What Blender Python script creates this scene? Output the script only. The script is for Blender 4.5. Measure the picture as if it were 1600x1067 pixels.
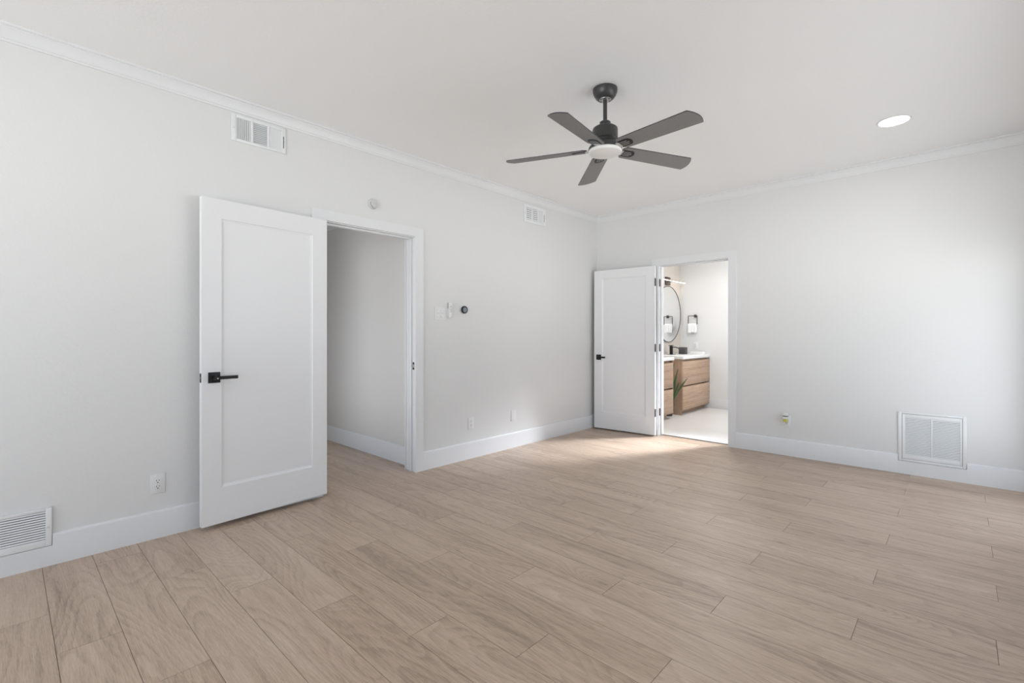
import bpy, bmesh, math, random
from mathutils import Vector, Matrix
random.seed(7)
for o in list(bpy.data.objects): bpy.data.objects.remove(o, do_unlink=True)
S = bpy.context.scene
COL = S.collection
R = math.radians

# ---------------------------------------------------------------- camera
cam_d = bpy.data.cameras.new('camera'); cam = bpy.data.objects.new('camera', cam_d); COL.objects.link(cam)
cam_d.sensor_fit = 'HORIZONTAL'; cam_d.sensor_width = 36.0
cam_d.lens = 743.76 / 1600 * 36.0
cam_d.shift_y = -10.72 / 1600
cam_d.clip_start = 0.05
cam.location = (3.4578, -5.3246, 1.2005)
cam.rotation_euler = (R(90), 0, R(43.1055))
S.camera = cam

# ---------------------------------------------------------------- world, lights, exposure
W = bpy.data.worlds.new('world'); S.world = W; W.use_nodes = True
wn = W.node_tree.nodes; wl = W.node_tree.links
bg = wn['Background']
# overcast sky above, added ground glow below the horizon to light the ceiling
wtc = wn.new('ShaderNodeTexCoord'); wsp = wn.new('ShaderNodeSeparateXYZ'); wcr = wn.new('ShaderNodeValToRGB')
wmr = wn.new('ShaderNodeMapRange'); wmr.inputs[1].default_value = -1; wmr.inputs[2].default_value = 1
wl.new(wtc.outputs['Generated'], wsp.inputs[0]); wl.new(wsp.outputs['Z'], wmr.inputs[0]); wl.new(wmr.outputs[0], wcr.inputs[0])
we = wcr.color_ramp.elements
we[0].position = 0.22; we[0].color = (0.52, 0.535, 0.545, 1)          # ground glow close by, dimmed to even out the ceiling
we[1].position = 0.53; we[1].color = (0.375, 0.435, 0.51, 1)         # overcast sky
x = we.new(0.37); x.color = (1.19, 1.23, 1.245, 1)                    # added ground glow farther off, brighter than the sky
x = we.new(0.475); x.color = (1.19, 1.23, 1.245, 1)
wl.new(wcr.outputs[0], bg.inputs[0]); bg.inputs[1].default_value = 2.3
S.view_settings.view_transform = 'Standard'; S.view_settings.look = 'None'
S.view_settings.gamma = 1.0; S.view_settings.use_curve_mapping = False
S.view_settings.exposure = 1.42

def area(name, loc, rot, sx, sy, power, color=(1, 1, 1), portal=False, shape='RECTANGLE', spread=180):
    d = bpy.data.lights.new(name, 'AREA'); d.shape = shape; d.size = sx; d.size_y = sy
    d.energy = power; d.color = color; d.spread = R(spread)
    o = bpy.data.objects.new(name, d); COL.objects.link(o); o.location = loc; o.rotation_euler = rot
    d.cycles.is_portal = portal
    return o
# daylight portals in the window openings; rear, side, middle and hall ones are added
area('slider_daylight', (4.08, -0.775, 0.95), (0, R(90), 0), 1.70, 0.95, 1, portal=True)
area('added_rear_window_daylight', (1.98, -8.12, 1.25), (R(90), 0, 0), 3.0, 2.3, 1, portal=True)
area('added_side_window_daylight', (4.08, -7.00, 1.10), (0, R(90), 0), 2.0, 0.8, 1, portal=True)
area('added_middle_window_daylight', (4.08, -2.55, 1.50), (0, R(90), 0), 1.1, 1.9, 1, portal=True)
area('added_hall_daylight', (-0.95, -4.20, 1.0), (R(90), 0, 0), 0.6, 2.0, 1, portal=True)
area('bath_window_daylight', (2.68, 1.75, 1.55), (0, R(90), 0), 1.2, 1.1, 1, portal=True)
# added area lamp in place of soft sun through the bathroom window, out of the open door onto the planks
sun_lamp = area('bath_sun_standin', (2.58, 1.98, 2.08), (0, 0, 0), 0.6, 0.6, 5.4, (0.93, 0.98, 1.06), spread=26)
sun_lamp.rotation_euler = (Vector((0.95, -0.85, 0.0)) - Vector((2.58, 1.98, 2.08))).to_track_quat('-Z', 'Y').to_euler()

# ---------------------------------------------------------------- materials
def newmat(name):
    m = bpy.data.materials.new(name); m.use_nodes = True
    n = m.node_tree.nodes; l = m.node_tree.links
    return m, n, l, n['Principled BSDF']
def plain(name, col, rough=0.5, metal=0.0, bump=None, var=0.0, vscale=20.0):
    m, n, l, b = newmat(name)
    b.inputs['Base Color'].default_value = (*col, 1); b.inputs['Roughness'].default_value = rough
    b.inputs['Metallic'].default_value = metal
    tc = n.new('ShaderNodeTexCoord')
    if var > 0:
        nz = n.new('ShaderNodeTexNoise'); nz.inputs['Scale'].default_value = vscale; nz.inputs['Detail'].default_value = 4
        l.new(tc.outputs['Object'], nz.inputs['Vector'])
        mx = n.new('ShaderNodeMix'); mx.data_type = 'RGBA'
        mx.inputs[6].default_value = (*[c * (1 - var) for c in col], 1); mx.inputs[7].default_value = (*[min(1, c * (1 + var)) for c in col], 1)
        l.new(nz.outputs['Fac'], mx.inputs[0]); l.new(mx.outputs[2], b.inputs['Base Color'])
    if bump:
        nz2 = n.new('ShaderNodeTexNoise'); nz2.inputs['Scale'].default_value = bump[0]; nz2.inputs['Detail'].default_value = 3
        l.new(tc.outputs['Object'], nz2.inputs['Vector'])
        bp = n.new('ShaderNodeBump'); bp.inputs['Strength'].default_value = bump[1]; bp.inputs['Distance'].default_value = bump[2]
        l.new(nz2.outputs['Fac'], bp.inputs['Height']); l.new(bp.outputs['Normal'], b.inputs['Normal'])
    return m
def emit(name, col, strength):
    m, n, l, b = newmat(name)
    b.inputs['Base Color'].default_value = (0.8, 0.8, 0.8, 1)
    b.inputs['Emission Color'].default_value = (*col, 1); b.inputs['Emission Strength'].default_value = strength
    return m

M = {}
M['wall'] = plain('wall_paint', (0.735, 0.734, 0.729), 0.62, bump=(55, 0.25, 0.004), var=0.006, vscale=3)
M['hallwall'] = plain('hallway_paint_warm_light', (0.70, 0.675, 0.655), 0.62, bump=(55, 0.25, 0.004), var=0.006, vscale=3)  # warmth and dimness of the hall light put into the wall colour
M['ceil'] = plain('ceiling_paint', (0.925, 0.926, 0.922), 0.75, bump=(70, 0.2, 0.004), var=0.006, vscale=3)
M['trim'] = plain('trim_paint', (0.762, 0.767, 0.778), 0.38, var=0.004, vscale=6)
M['door'] = plain('door_paint', (0.815, 0.818, 0.83), 0.36, bump=(90, 0.05, 0.002), var=0.004, vscale=6)
M['grille'] = plain('white_enamel', (0.80, 0.81, 0.818), 0.35, var=0.004)
M['duct'] = plain('duct_painted_shade', (0.16, 0.165, 0.17), 0.6, var=0.05)  # dark tone stands in for the shade inside the ducts
M['ductlight'] = plain('duct_galvanised_metal', (0.52, 0.54, 0.56), 0.5, var=0.05)
M['plastic'] = plain('white_plastic', (0.785, 0.785, 0.785), 0.32, var=0.004)
M['greyplastic'] = plain('grey_plastic', (0.66, 0.66, 0.66), 0.45, var=0.01)
M['smokegrey'] = plain('off_white_detector_plastic', (0.60, 0.60, 0.59), 0.5, var=0.01)
M['button'] = plain('grey_button_rubber', (0.42, 0.43, 0.45), 0.6, var=0.02)
M['slot'] = plain('dark_slot', (0.03, 0.03, 0.03), 0.6, var=0.05)
M['black'] = plain('matte_black_metal', (0.012, 0.012, 0.013), 0.42, 0.3, var=0.1, vscale=60)
M['bronze'] = plain('dark_bronze_metal', (0.095, 0.08, 0.07), 0.4, 0.5, var=0.1, vscale=60)
M['steel'] = plain('brushed_steel', (0.6, 0.6, 0.6), 0.32, 1.0, var=0.05, vscale=60)
M['fanblack'] = plain('fan_charcoal_paint', (0.05, 0.05, 0.05), 0.34, 0.2, var=0.1, vscale=80)
M['blade'] = plain('fan_blade_grey', (0.225, 0.215, 0.21), 0.55, var=0.2, vscale=160)
M['diff'] = plain('frosted_diffuser', (0.84, 0.83, 0.81), 0.5, var=0.004)
M['screen'] = plain('thermostat_glass', (0.22, 0.25, 0.28), 0.12, var=0.05)
M['quartz'] = plain('white_quartz', (0.86, 0.86, 0.855), 0.22, var=0.02, vscale=8)
M['towel'] = plain('white_terry', (0.88, 0.88, 0.87), 0.9, bump=(220, 0.15, 0.002), var=0.01, vscale=90)
M['bathfloor'] = plain('pale_stone_tile', (0.72, 0.705, 0.685), 0.35, var=0.05, vscale=2.5)
M['leaf'] = plain('green_leaf', (0.085, 0.19, 0.065), 0.45, var=0.35, vscale=9)
M['pot'] = plain('black_pot', (0.03, 0.03, 0.032), 0.5, var=0.1)
M['soil'] = plain('potting_soil', (0.06, 0.045, 0.03), 0.95, bump=(80, 0.8, 0.01), var=0.3, vscale=60)
M['oil'] = plain('yellow_scented_oil', (0.62, 0.58, 0.10), 0.15, var=0.1, vscale=60)
M['darkgrey'] = plain('dark_grey_resin', (0.07, 0.068, 0.066), 0.5, var=0.12, vscale=60)
M['copper'] = plain('copper_rail', (0.55, 0.30, 0.22), 0.35, 0.7, var=0.06)
M['bar_light'] = emit('sconce_diffuser_light', (1.0, 0.84, 0.75), 2.6)
M['lens_light'] = emit('recessed_lens_light', (1.0, 0.985, 0.96), 5.0)
m, n, l, b = newmat('mirror_glass'); b.inputs['Base Color'].default_value = (0.9, 0.91, 0.91, 1); b.inputs['Metallic'].default_value = 1; b.inputs['Roughness'].default_value = 0.02
M['mirror'] = m
m, n, l, b = newmat('window_pane_glass')
tr = n.new('ShaderNodeBsdfTransparent'); gl = n.new('ShaderNodeBsdfGlossy'); gl.inputs['Roughness'].default_value = 0.02
mxs = n.new('ShaderNodeMixShader'); mxs.inputs[0].default_value = 0.06
l.new(tr.outputs[0], mxs.inputs[1]); l.new(gl.outputs[0], mxs.inputs[2]); l.new(mxs.outputs[0], n['Material Output'].inputs['Surface'])
M['glass'] = m

def mathn(n, l, op, a, bb=None, c=None):
    x = n.new('ShaderNodeMath'); x.operation = op
    for i, v in enumerate((a, bb, c)):
        if v is None: continue
        if isinstance(v, (int, float)): x.inputs[i].default_value = v
        else: l.new(v, x.inputs[i])
    return x.outputs[0]
def wood(name, dark, mid, light, attr=None, scale=(1, 1, 1), rough=0.4, rot=(0, 0, 0), ring=24.0, knotscale=1.0, ringstr=0.42, grainstr=0.5):
    m, n, l, b = newmat(name)
    tc = n.new('ShaderNodeTexCoord')
    vec = tc.outputs['Object']
    mp = n.new('ShaderNodeMapping'); mp.inputs['Scale'].default_value = scale; mp.inputs['Rotation'].default_value = rot; l.new(vec, mp.inputs['Vector']); vec = mp.outputs[0]
    rnd = None
    if attr:
        at = n.new('ShaderNodeAttribute'); at.attribute_name = attr; at.attribute_type = 'GEOMETRY'
        vm = n.new('ShaderNodeVectorMath'); vm.operation = 'MULTIPLY_ADD'
        vm.inputs[1].default_value = (37.0, 23.0, 11.0)
        l.new(at.outputs['Color'], vm.inputs[0]); l.new(vec, vm.inputs[2]); vec = vm.outputs[0]
        sp = n.new('ShaderNodeSeparateColor'); l.new(at.outputs['Color'], sp.inputs[0]); rnd = sp.outputs[2]
    def noise(sc, detail, rough_, dist=0.0):
        mpp = n.new('ShaderNodeMapping'); mpp.inputs['Scale'].default_value = sc; l.new(vec, mpp.inputs['Vector'])
        nz = n.new('ShaderNodeTexNoise'); nz.inputs['Scale'].default_value = 1.0; nz.inputs['Detail'].default_value = detail
        nz.inputs['Roughness'].default_value = rough_; nz.inputs['Distortion'].default_value = dist
        l.new(mpp.outputs[0], nz.inputs['Vector']); return nz.outputs['Fac']
    warp = noise((2.2, 9.0, 9.0), 3, 0.55)
    base = noise((0.75, 3.6, 3.6), 1.0, 0.4, 0.2)
    mk = n.new('ShaderNodeMapping'); mk.inputs['Scale'].default_value = (1.35 * knotscale, 4.0 * knotscale, 4.0 * knotscale); l.new(vec, mk.inputs['Vector'])
    vo = n.new('ShaderNodeTexVoronoi'); vo.inputs['Scale'].default_value = 1.0; l.new(mk.outputs[0], vo.inputs['Vector'])
    vsp = n.new('ShaderNodeSeparateColor'); l.new(vo.outputs['Color'], vsp.inputs[0])
    gate = mathn(n, l, 'GREATER_THAN', vsp.outputs[0], 0.76)
    d = mathn(n, l, 'ADD', vo.outputs['Distance'], mathn(n, l, 'MULTIPLY', mathn(n, l, 'SUBTRACT', warp, 0.5), 0.10))
    kb = mathn(n, l, 'MULTIPLY', mathn(n, l, 'EXPONENT', mathn(n, l, 'MULTIPLY', d, -4.5)), gate)
    field = mathn(n, l, 'ADD', mathn(n, l, 'ADD', base, mathn(n, l, 'MULTIPLY', kb, 0.5)), mathn(n, l, 'MULTIPLY', warp, 0.09))
    rg = mathn(n, l, 'FRACT', mathn(n, l, 'MULTIPLY', field, ring))
    ln = mathn(n, l, 'MULTIPLY', mathn(n, l, 'POWER', rg, 2.0), mathn(n, l, 'SUBTRACT', 1.0, mathn(n, l, 'POWER', rg, 14.0)))
    fine = noise((9.0, 210.0, 210.0), 3, 0.6)
    fine2 = noise((26.0, 330.0, 330.0), 2, 0.5)
    med = noise((1.3, 26.0, 26.0), 5, 0.62, 0.5)
    broad = noise((0.8, 5.0, 5.0), 2, 0.5, 0.4)
    mask = noise((1.1, 3.0, 3.0), 1, 0.5)
    def dev(x, k): return mathn(n, l, 'MULTIPLY', mathn(n, l, 'SUBTRACT', x, 0.5), k)
    t = mathn(n, l, 'ADD', dev(fine, 1.15 * grainstr), dev(fine2, 0.9 * grainstr))
    t = mathn(n, l, 'ADD', t, dev(med, 1.25 * grainstr))
    t = mathn(n, l, 'ADD', t, dev(broad, 0.55))
    t = mathn(n, l, 'ADD', t, 0.56)
    t = mathn(n, l, 'SUBTRACT', t, mathn(n, l, 'MULTIPLY', mathn(n, l, 'MULTIPLY', mathn(n, l, 'SUBTRACT', ln, 0.25), mask), ringstr))
    knot = mathn(n, l, 'MULTIPLY', mathn(n, l, 'EXPONENT', mathn(n, l, 'MULTIPLY', d, -20.0)), gate)
    t = mathn(n, l, 'SUBTRACT', t, mathn(n, l, 'MULTIPLY', knot, 0.6))
    if rnd is not None:
        t = mathn(n, l, 'ADD', t, mathn(n, l, 'MULTIPLY', mathn(n, l, 'SUBTRACT', rnd, 0.5), 0.14))
    cr = n.new('ShaderNodeValToRGB'); e = cr.color_ramp.elements
    e[0].position = 0.05; e[0].color = (*dark, 1); e[1].position = 1.0; e[1].color = (*light, 1)
    x = e.new(0.55); x.color = (*mid, 1)
    l.new(t, cr.inputs[0]); l.new(cr.outputs[0], b.inputs['Base Color'])
    b.inputs['Roughness'].default_value = rough
    bp = n.new('ShaderNodeBump'); bp.inputs['Strength'].default_value = 0.12; bp.inputs['Distance'].default_value = 0.002
    l.new(fine, bp.inputs['Height']); l.new(bp.outputs['Normal'], b.inputs['Normal'])
    return m
M['plank'] = wood('oak_plank_flooring', (0.21, 0.145, 0.102), (0.50, 0.376, 0.283), (0.665, 0.53, 0.425), attr='plank', rough=0.40)
M['seam'] = plain('plank_seam', (0.19, 0.13, 0.095), 0.8, var=0.1)
M['oak'] = wood('oak_veneer', (0.26, 0.15, 0.085), (0.50, 0.345, 0.24), (0.62, 0.46, 0.34), rough=0.5, knotscale=1.3, scale=(1, 1, 0.5), rot=(0, R(90), 0), ringstr=0.2)
M['oaky'] = wood('oak_veneer_front', (0.26, 0.15, 0.085), (0.50, 0.345, 0.24), (0.62, 0.46, 0.34), rough=0.5, knotscale=1.5, scale=(1, 0.45, 1), rot=(0, 0, R(90)), grainstr=0.75, ringstr=0.22, ring=12.0)

# beige stone tile wall with large tiles
m, n, l, b = newmat('beige_stone_tile')
tc = n.new('ShaderNodeTexCoord'); sep = n.new('ShaderNodeSeparateXYZ'); l.new(tc.outputs['Object'], sep.inputs[0])
cmb = n.new('ShaderNodeCombineXYZ'); l.new(sep.outputs['Y'], cmb.inputs[0]); l.new(sep.outputs['Z'], cmb.inputs[1])
br = n.new('ShaderNodeTexBrick'); l.new(cmb.outputs[0], br.inputs['Vector'])
br.inputs['Scale'].default_value = 1.0; br.inputs['Brick Width'].default_value = 0.60; br.inputs['Row Height'].default_value = 0.30
br.inputs['Mortar Size'].default_value = 0.003; br.inputs['Color1'].default_value = (0.60, 0.545, 0.49, 1); br.inputs['Color2'].default_value = (0.63, 0.575, 0.52, 1); br.inputs['Mortar'].default_value = (0.50, 0.46, 0.42, 1)
l.new(br.outputs['Color'], b.inputs['Base Color']); b.inputs['Roughness'].default_value = 0.4
M['tile'] = m

# ---------------------------------------------------------------- mesh helpers
class MB:
    def __init__(s): s.bm = bmesh.new()
    def _add(s, tmp, mat=0, M4=None):
        if M4 is not None: bmesh.ops.transform(tmp, matrix=M4, verts=tmp.verts)
        vm = {}
        for v in tmp.verts: vm[v] = s.bm.verts.new(v.co)
        for f in tmp.faces:
            try:
                nf = s.bm.faces.new([vm[v] for v in f.verts]); nf.material_index = mat; nf.smooth = f.smooth
            except ValueError: pass
        tmp.free()
    def box(s, x0, x1, y0, y1, z0, z1, bev=0.0, mat=0, M4=None, seg=2):
        t = bmesh.new(); bmesh.ops.create_cube(t, size=1)
        for v in t.verts:
            v.co = Vector(((x0 + x1) / 2 + v.co.x * (x1 - x0), (y0 + y1) / 2 + v.co.y * (y1 - y0), (z0 + z1) / 2 + v.co.z * (z1 - z0)))
        if bev > 0: bmesh.ops.bevel(t, geom=t.edges[:], offset=bev, segments=seg, affect='EDGES', profile=0.5)
        s._add(t, mat, M4); return s
    def lathe(s, prof, seg=48, mat=0, M4=None):           # prof: (r, z); axis z
        t = bmesh.new(); rings = []
        for r, z in prof:
            if r < 1e-6: rings.append([t.verts.new((0, 0, z))])
            else: rings.append([t.verts.new((r * math.cos(2 * math.pi * i / seg), r * math.sin(2 * math.pi * i / seg), z)) for i in range(seg)])
        for a, bq in zip(rings, rings[1:]):
            for i in range(seg):
                j = (i + 1) % seg
                if len(a) == 1 and len(bq) == 1: continue
                if len(a) == 1: t.faces.new((a[0], bq[i], bq[j]))
                elif len(bq) == 1: t.faces.new((a[i], a[j], bq[0]))
                else: t.faces.new((a[i], a[j], bq[j], bq[i]))
        bmesh.ops.recalc_face_normals(t, faces=t.faces[:])
        s._add(t, mat, M4); return s
    def prism(s, pts, d0, d1, axis='z', mat=0, M4=None, bev=0.0):   # outline in 2D, extruded
        t = bmesh.new()
        def P(a, bq, c):
            return {'z': (a, bq, c), 'y': (a, c, bq), 'x': (c, a, bq)}[axis]
        lo = [t.verts.new(P(a, bq, d0)) for a, bq in pts]; hi = [t.verts.new(P(a, bq, d1)) for a, bq in pts]
        t.faces.new(lo); t.faces.new(hi[::-1])
        for i in range(len(pts)):
            j = (i + 1) % len(pts); t.faces.new((lo[i], lo[j], hi[j], hi[i]))
        bmesh.ops.recalc_face_normals(t, faces=t.faces[:])
        if bev > 0: bmesh.ops.bevel(t, geom=t.edges[:], offset=bev, segments=1, affect='EDGES')
        s._add(t, mat, M4); return s
    def tube(s, path, rad, seg=10, mat=0, square=False):
        t = bmesh.new(); rings = []
        path = [Vector(q) for q in path]
        for i, q in enumerate(path):
            d = (path[min(i + 1, len(path) - 1)] - path[max(i - 1, 0)]).normalized()
            up = Vector((0, 0, 1)) if abs(d.z) < 0.9 else Vector((1, 0, 0))
            u = d.cross(up).normalized(); v = u.cross(d).normalized()
            k = 4 if square else seg
            off = math.pi / 4 if square else 0
            rings.append([t.verts.new(q + (u * math.cos(off + 2 * math.pi * j / k) + v * math.sin(off + 2 * math.pi * j / k)) * rad) for j in range(k)])
        for a, bq in zip(rings, rings[1:]):
            k = len(a)
            for j in range(k): t.faces.new((a[j], a[(j + 1) % k], bq[(j + 1) % k], bq[j]))
        t.faces.new(rings[0][::-1]); t.faces.new(rings[-1])
        bmesh.ops.recalc_face_normals(t, faces=t.faces[:])
        s._add(t, mat); return s
    def build(s, name, mats, parent=None, loc=None, rotz=0, smooth=True, angle=35):
        me = bpy.data.meshes.new(name); s.bm.to_mesh(me); s.bm.free()
        if not isinstance(mats, (list, tuple)): mats = [mats]
        for q in mats: me.materials.append(M[q] if isinstance(q, str) else q)
        if smooth:
            me.shade_smooth(); me.set_sharp_from_angle(angle=R(angle))
        o = bpy.data.objects.new(name, me); COL.objects.link(o)
        if loc: o.location = loc
        o.rotation_euler = (0, 0, rotz)
        if parent: o.parent = parent
        return o
def tag(o, label=None, cat=None, group=None, kind=None):
    if label: o['label'] = label
    if cat: o['category'] = cat
    if group: o['group'] = group
    if kind: o['kind'] = kind
    return o
def thing(name, label, cat, loc=(0, 0, 0), rotz=0, group=None, kind=None):
    o = bpy.data.objects.new(name, None); COL.objects.link(o); o.empty_display_size = 0.1
    o.location = loc; o.rotation_euler = (0, 0, rotz)
    return tag(o, label, cat, group, kind)
def struct(name, mb, mat, label, cat, smooth=True):
    return tag(mb.build(name, mat, smooth=smooth), label, cat, kind='structure')
LEFT = R(90)      # wall frame: x right, z up, -y towards the room; turned 90 degrees for the left wall

# ---------------------------------------------------------------- dimensions
H = 2.74; XR = 3.95; YB = -8.0
OL0, OL1, OLH = -3.712, -2.852, 2.066            # rough opening in the left wall
OB0, OB1, OBH = 0.850, 1.675, 2.036              # rough opening in the back wall
HH = 2.467                                       # hall ceiling

# ---------------------------------------------------------------- floor of real planks
def plank_floor():
    bm = bmesh.new(); rw = 0.1945; y0 = -5.189
    L = 1.285; g = 0.0009
    base = {0: (-3.235, -1.95, -0.665, 0.610, 1.866, 3.160, 4.45), 1: (-4.15, -2.865, -1.58, -0.295, 0.990, 2.275, 3.592, 4.88), 2: (-3.70, -2.415, -1.13, 0.158, 1.420, 2.680, 3.97)}
    own = {7: {2.275: 2.260}, 10: {2.275: 2.258}, 9: {1.866: 1.860}, 12: {1.866: 1.855, 3.160: 3.151}, 13: {3.592: 3.568, 2.275: 2.272}, 14: {2.680: 2.667}, 16: {2.275: 2.290}, 19: {2.275: 2.302, 3.592: 3.598}, 22: {3.592: 3.602}, 25: {3.592: 3.606}, 21: {3.160: 3.167}, 24: {3.160: 3.165}, 8: {1.420: 1.405, 2.680: 2.686}, 2: {1.420: 1.442, 0.158: 0.170}, 3: {0.610: 0.623}, 0: {0.610: 0.611}}
    def joints(k): return [own.get(k, {}).get(v, v) for v in base[k % 3]]
    cols = []
    def quadbox(a, b_, c, d):
        v = [bm.verts.new(q) for q in ((a, c, 0), (b_, c, 0), (b_, d, 0), (a, d, 0))]
        w = [bm.verts.new((q.co.x, q.co.y, -0.003)) for q in v]
        col = (random.random(), random.random(), random.random(), 1)
        fs = [bm.faces.new(v)] + [bm.faces.new((v[(i + 1) % 4], v[i], w[i], w[(i + 1) % 4])) for i in range(4)]
        for f in fs: f.material_index = 0; cols.append(col)
    for k in range(-15, 28):
        ya, yb = y0 + (k - 1) * rw, y0 + k * rw       # row k lies just below boundary k
        rects = []
        xa = 0.0 if (yb <= -4.02 or ya >= -2.78) else -3.2
        rects.append((xa, XR, max(ya, YB), min(yb, 0.0)))
        if yb > 0.0: rects.append((OB0, OB1, max(ya, 0.0), min(yb, 0.075)))
        for (x0, x1, c, d) in rects:
            if d - c < 0.005: continue
            if c > -1e-6 and c == max(ya, 0.0): cc = c
            jn = joints(k)
            for a, b_ in zip(jn, jn[1:]):
                a2, b2 = max(a, x0), min(b_, x1)
                if b2 - a2 < 0.01: continue
                quadbox(a2 + (g if a2 == a else 0), b2 - (g if b2 == b_ else 0),
                        c + (g if c == ya else 0), d - (g if d == yb else 0))
    def under(a, b_, c, d):
        f = bm.faces.new([bm.verts.new(q) for q in ((a, c, -0.0025), (b_, c, -0.0025), (b_, d, -0.0025), (a, d, -0.0025))]); f.material_index = 1; cols.append((0, 0, 0, 1))
    under(0, XR, YB, 0.0); under(-3.2, 0, -4.02, -2.78); under(OB0, OB1, 0.0, 0.1)
    bm.faces.ensure_lookup_table()
    me = bpy.data.meshes.new('floor'); bm.to_mesh(me); bm.free()
    at = me.attributes.new('plank', 'FLOAT_COLOR', 'FACE')
    for i, c in enumerate(cols): at.data[i].color = c
    me.materials.append(M['plank']); me.materials.append(M['seam'])
    o = bpy.data.objects.new('floor', me); COL.objects.link(o)
    return tag(o, 'light oak plank floor running through the room and hallway', 'floor', kind='structure')
plank_floor()
b = MB(); b.box(-0.1, 2.7, 0.085, 2.7, -0.06, 0.004); b.box(0.855, 1.67, 0.078, 0.086, -0.06, 0.004)
struct('floor_bathroom', b, 'bathfloor', 'pale stone floor of the bright bathroom', 'floor')
# dark metal threshold strip
b = MB(); b.box(OB0 + 0.018, OB1 - 0.018, 0.068, 0.086, 0.0, 0.0055, 0.002)
tag(b.build('trim_9', 'bronze'), 'thin dark threshold strip in the bathroom doorway', 'threshold', kind='structure')

# ---------------------------------------------------------------- room shell
b = MB(); b.box(-0.13, 0, YB - 0.12, OL0, -0.06, H); b.box(-0.13, 0, OL1, 0.12, -0.06, H); b.box(-0.13, 0, OL0, OL1, OLH, H)
struct('wall_left', b, 'wall', 'long white textured wall on the left with the hallway doorway', 'wall')
b = MB(); b.box(0, OB0, 0, 0.12, -0.06, H); b.box(OB1, XR + 0.14, 0, 0.12, -0.06, H); b.box(OB0, OB1, 0, 0.12, OBH, H)
struct('wall_back', b, 'wall', 'white far wall with the bathroom doorway', 'wall')
b = MB()
sl = (-1.25, -0.30, 0.10, 1.80); sm = (-3.50, -1.60, 0.95, 2.05); sw = (-7.40, -6.60, 0.10, 2.10)
for y0, y1, z0, z1 in ((YB - 0.12, sw[0], -0.06, H), (sw[1], sm[0], -0.06, H), (sm[1], sl[0], -0.06, H), (sm[0], sm[1], -0.06, sm[2]), (sm[0], sm[1], sm[3], H), (sl[1], 0.0, -0.06, H), (sw[0], sw[1], -0.06, sw[2]), (sw[0], sw[1], sw[3], H), (sl[0], sl[1], -0.06, sl[2]), (sl[0], sl[1], sl[3], H)):
    b.box(XR, XR + 0.14, y0, y1, z0, z1)
struct('wall_right', b, 'wall', 'white window wall at the right edge', 'wall')
b = MB()
for x0, x1, z0, z1 in ((0, 0.48, -0.06, H), (3.48, XR, -0.06, H), (0.48, 3.48, -0.06, 0.10), (0.48, 3.48, 2.40, H)):
    b.box(x0, x1, YB - 0.12, YB, z0, z1)
struct('wall_rear', b, 'wall', 'white wall behind the viewpoint with the added window', 'wall')
b = MB(); b.box(-0.13, XR + 0.14, YB - 0.12, 0.12, H, H + 0.1)
struct('ceiling', b, 'ceil', 'plain white ceiling carrying the fan and recessed light', 'ceiling')

# hallway beyond the left doorway
b = MB(); b.box(-3.2, -0.13, -2.785, -2.66, -0.06, HH)
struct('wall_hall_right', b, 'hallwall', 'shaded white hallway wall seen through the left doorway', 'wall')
b = MB(); b.box(-3.2, -1.25, -4.14, -4.02, -0.06, HH); b.box(-0.65, -0.13, -4.14, -4.02, -0.06, HH); b.box(-1.25, -0.65, -4.14, -4.02, 2.03, HH)
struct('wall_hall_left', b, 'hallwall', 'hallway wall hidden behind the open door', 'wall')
b = MB(); b.box(-3.32, -3.2, -4.14, -2.66, -0.06, HH)
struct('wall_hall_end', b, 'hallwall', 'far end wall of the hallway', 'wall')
b = MB(); b.box(-3.32, -0.13, -4.14, -2.66, HH, HH + 0.1)
struct('ceiling_hall', b, 'ceil', 'low white hallway ceiling', 'ceiling')

# bathroom shell
b = MB(); b.box(-0.12, 0.0, 0.12, 2.70, -0.06, 2.6)
struct('wall_bathroom_left', b, 'tile', 'beige tiled bathroom wall behind the round mirror', 'wall')
b = MB(); b.box(0.0, 2.7, 2.58, 2.70, -0.06, 2.6)
struct('wall_bathroom_back', b, 'wall', 'bright white bathroom wall with the towel ring', 'wall')
b = MB()
for y0, y1, z0, z1 in ((0.12, 1.20, -0.06, 2.6), (2.30, 2.70, -0.06, 2.6), (1.20, 2.30, -0.06, 0.95), (1.20, 2.30, 2.15, 2.6)): b.box(2.6, 2.7, y0, y1, z0, z1)
struct('wall_bathroom_right', b, 'wall', 'bathroom window wall out of sight', 'wall')
b = MB(); b.box(-0.12, 2.7, 0.12, 2.70, 2.6, 2.7)
struct('ceiling_bathroom', b, 'ceil', 'white bathroom ceiling', 'ceiling')

# crown moulding
prof = [(0, -0.082), (0.007, -0.082), (0.010, -0.072), (0.014, -0.069), (0.018, -0.056), (0.025, -0.040), (0.033, -0.026), (0.036, -0.022), (0.036, -0.017), (0.0455, -0.012), (0.0455, 0), (0, 0)]
def crown(name, P0, d, nrm, length, label, z=H):
    mb = MB(); t = bmesh.new()
    P0 = Vector(P0); d = Vector(d); nrm = Vector(nrm)
    A = [t.verts.new(P0 + nrm * a + Vector((0, 0, z + c))) for a, c in prof]
    B_ = [t.verts.new(P0 + d * length + nrm * a + Vector((0, 0, z + c))) for a, c in prof]
    for i in range(len(prof)):
        j = (i + 1) % len(prof); t.faces.new((A[i], A[j], B_[j], B_[i]))
    t.faces.new(A[::-1]); t.faces.new(B_)
    bmesh.ops.recalc_face_normals(t, faces=t.faces[:]); mb._add(t)
    return tag(mb.build(name, 'trim', angle=25), label, 'crown moulding', kind='structure')
crown('trim_1', (0, YB, 0), (0, 1, 0), (1, 0, 0), -YB, 'white crown moulding along the top of the left wall')
crown('trim_2', (0, 0, 0), (1, 0, 0), (0, -1, 0), XR, 'white crown moulding along the top of the far wall')
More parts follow.
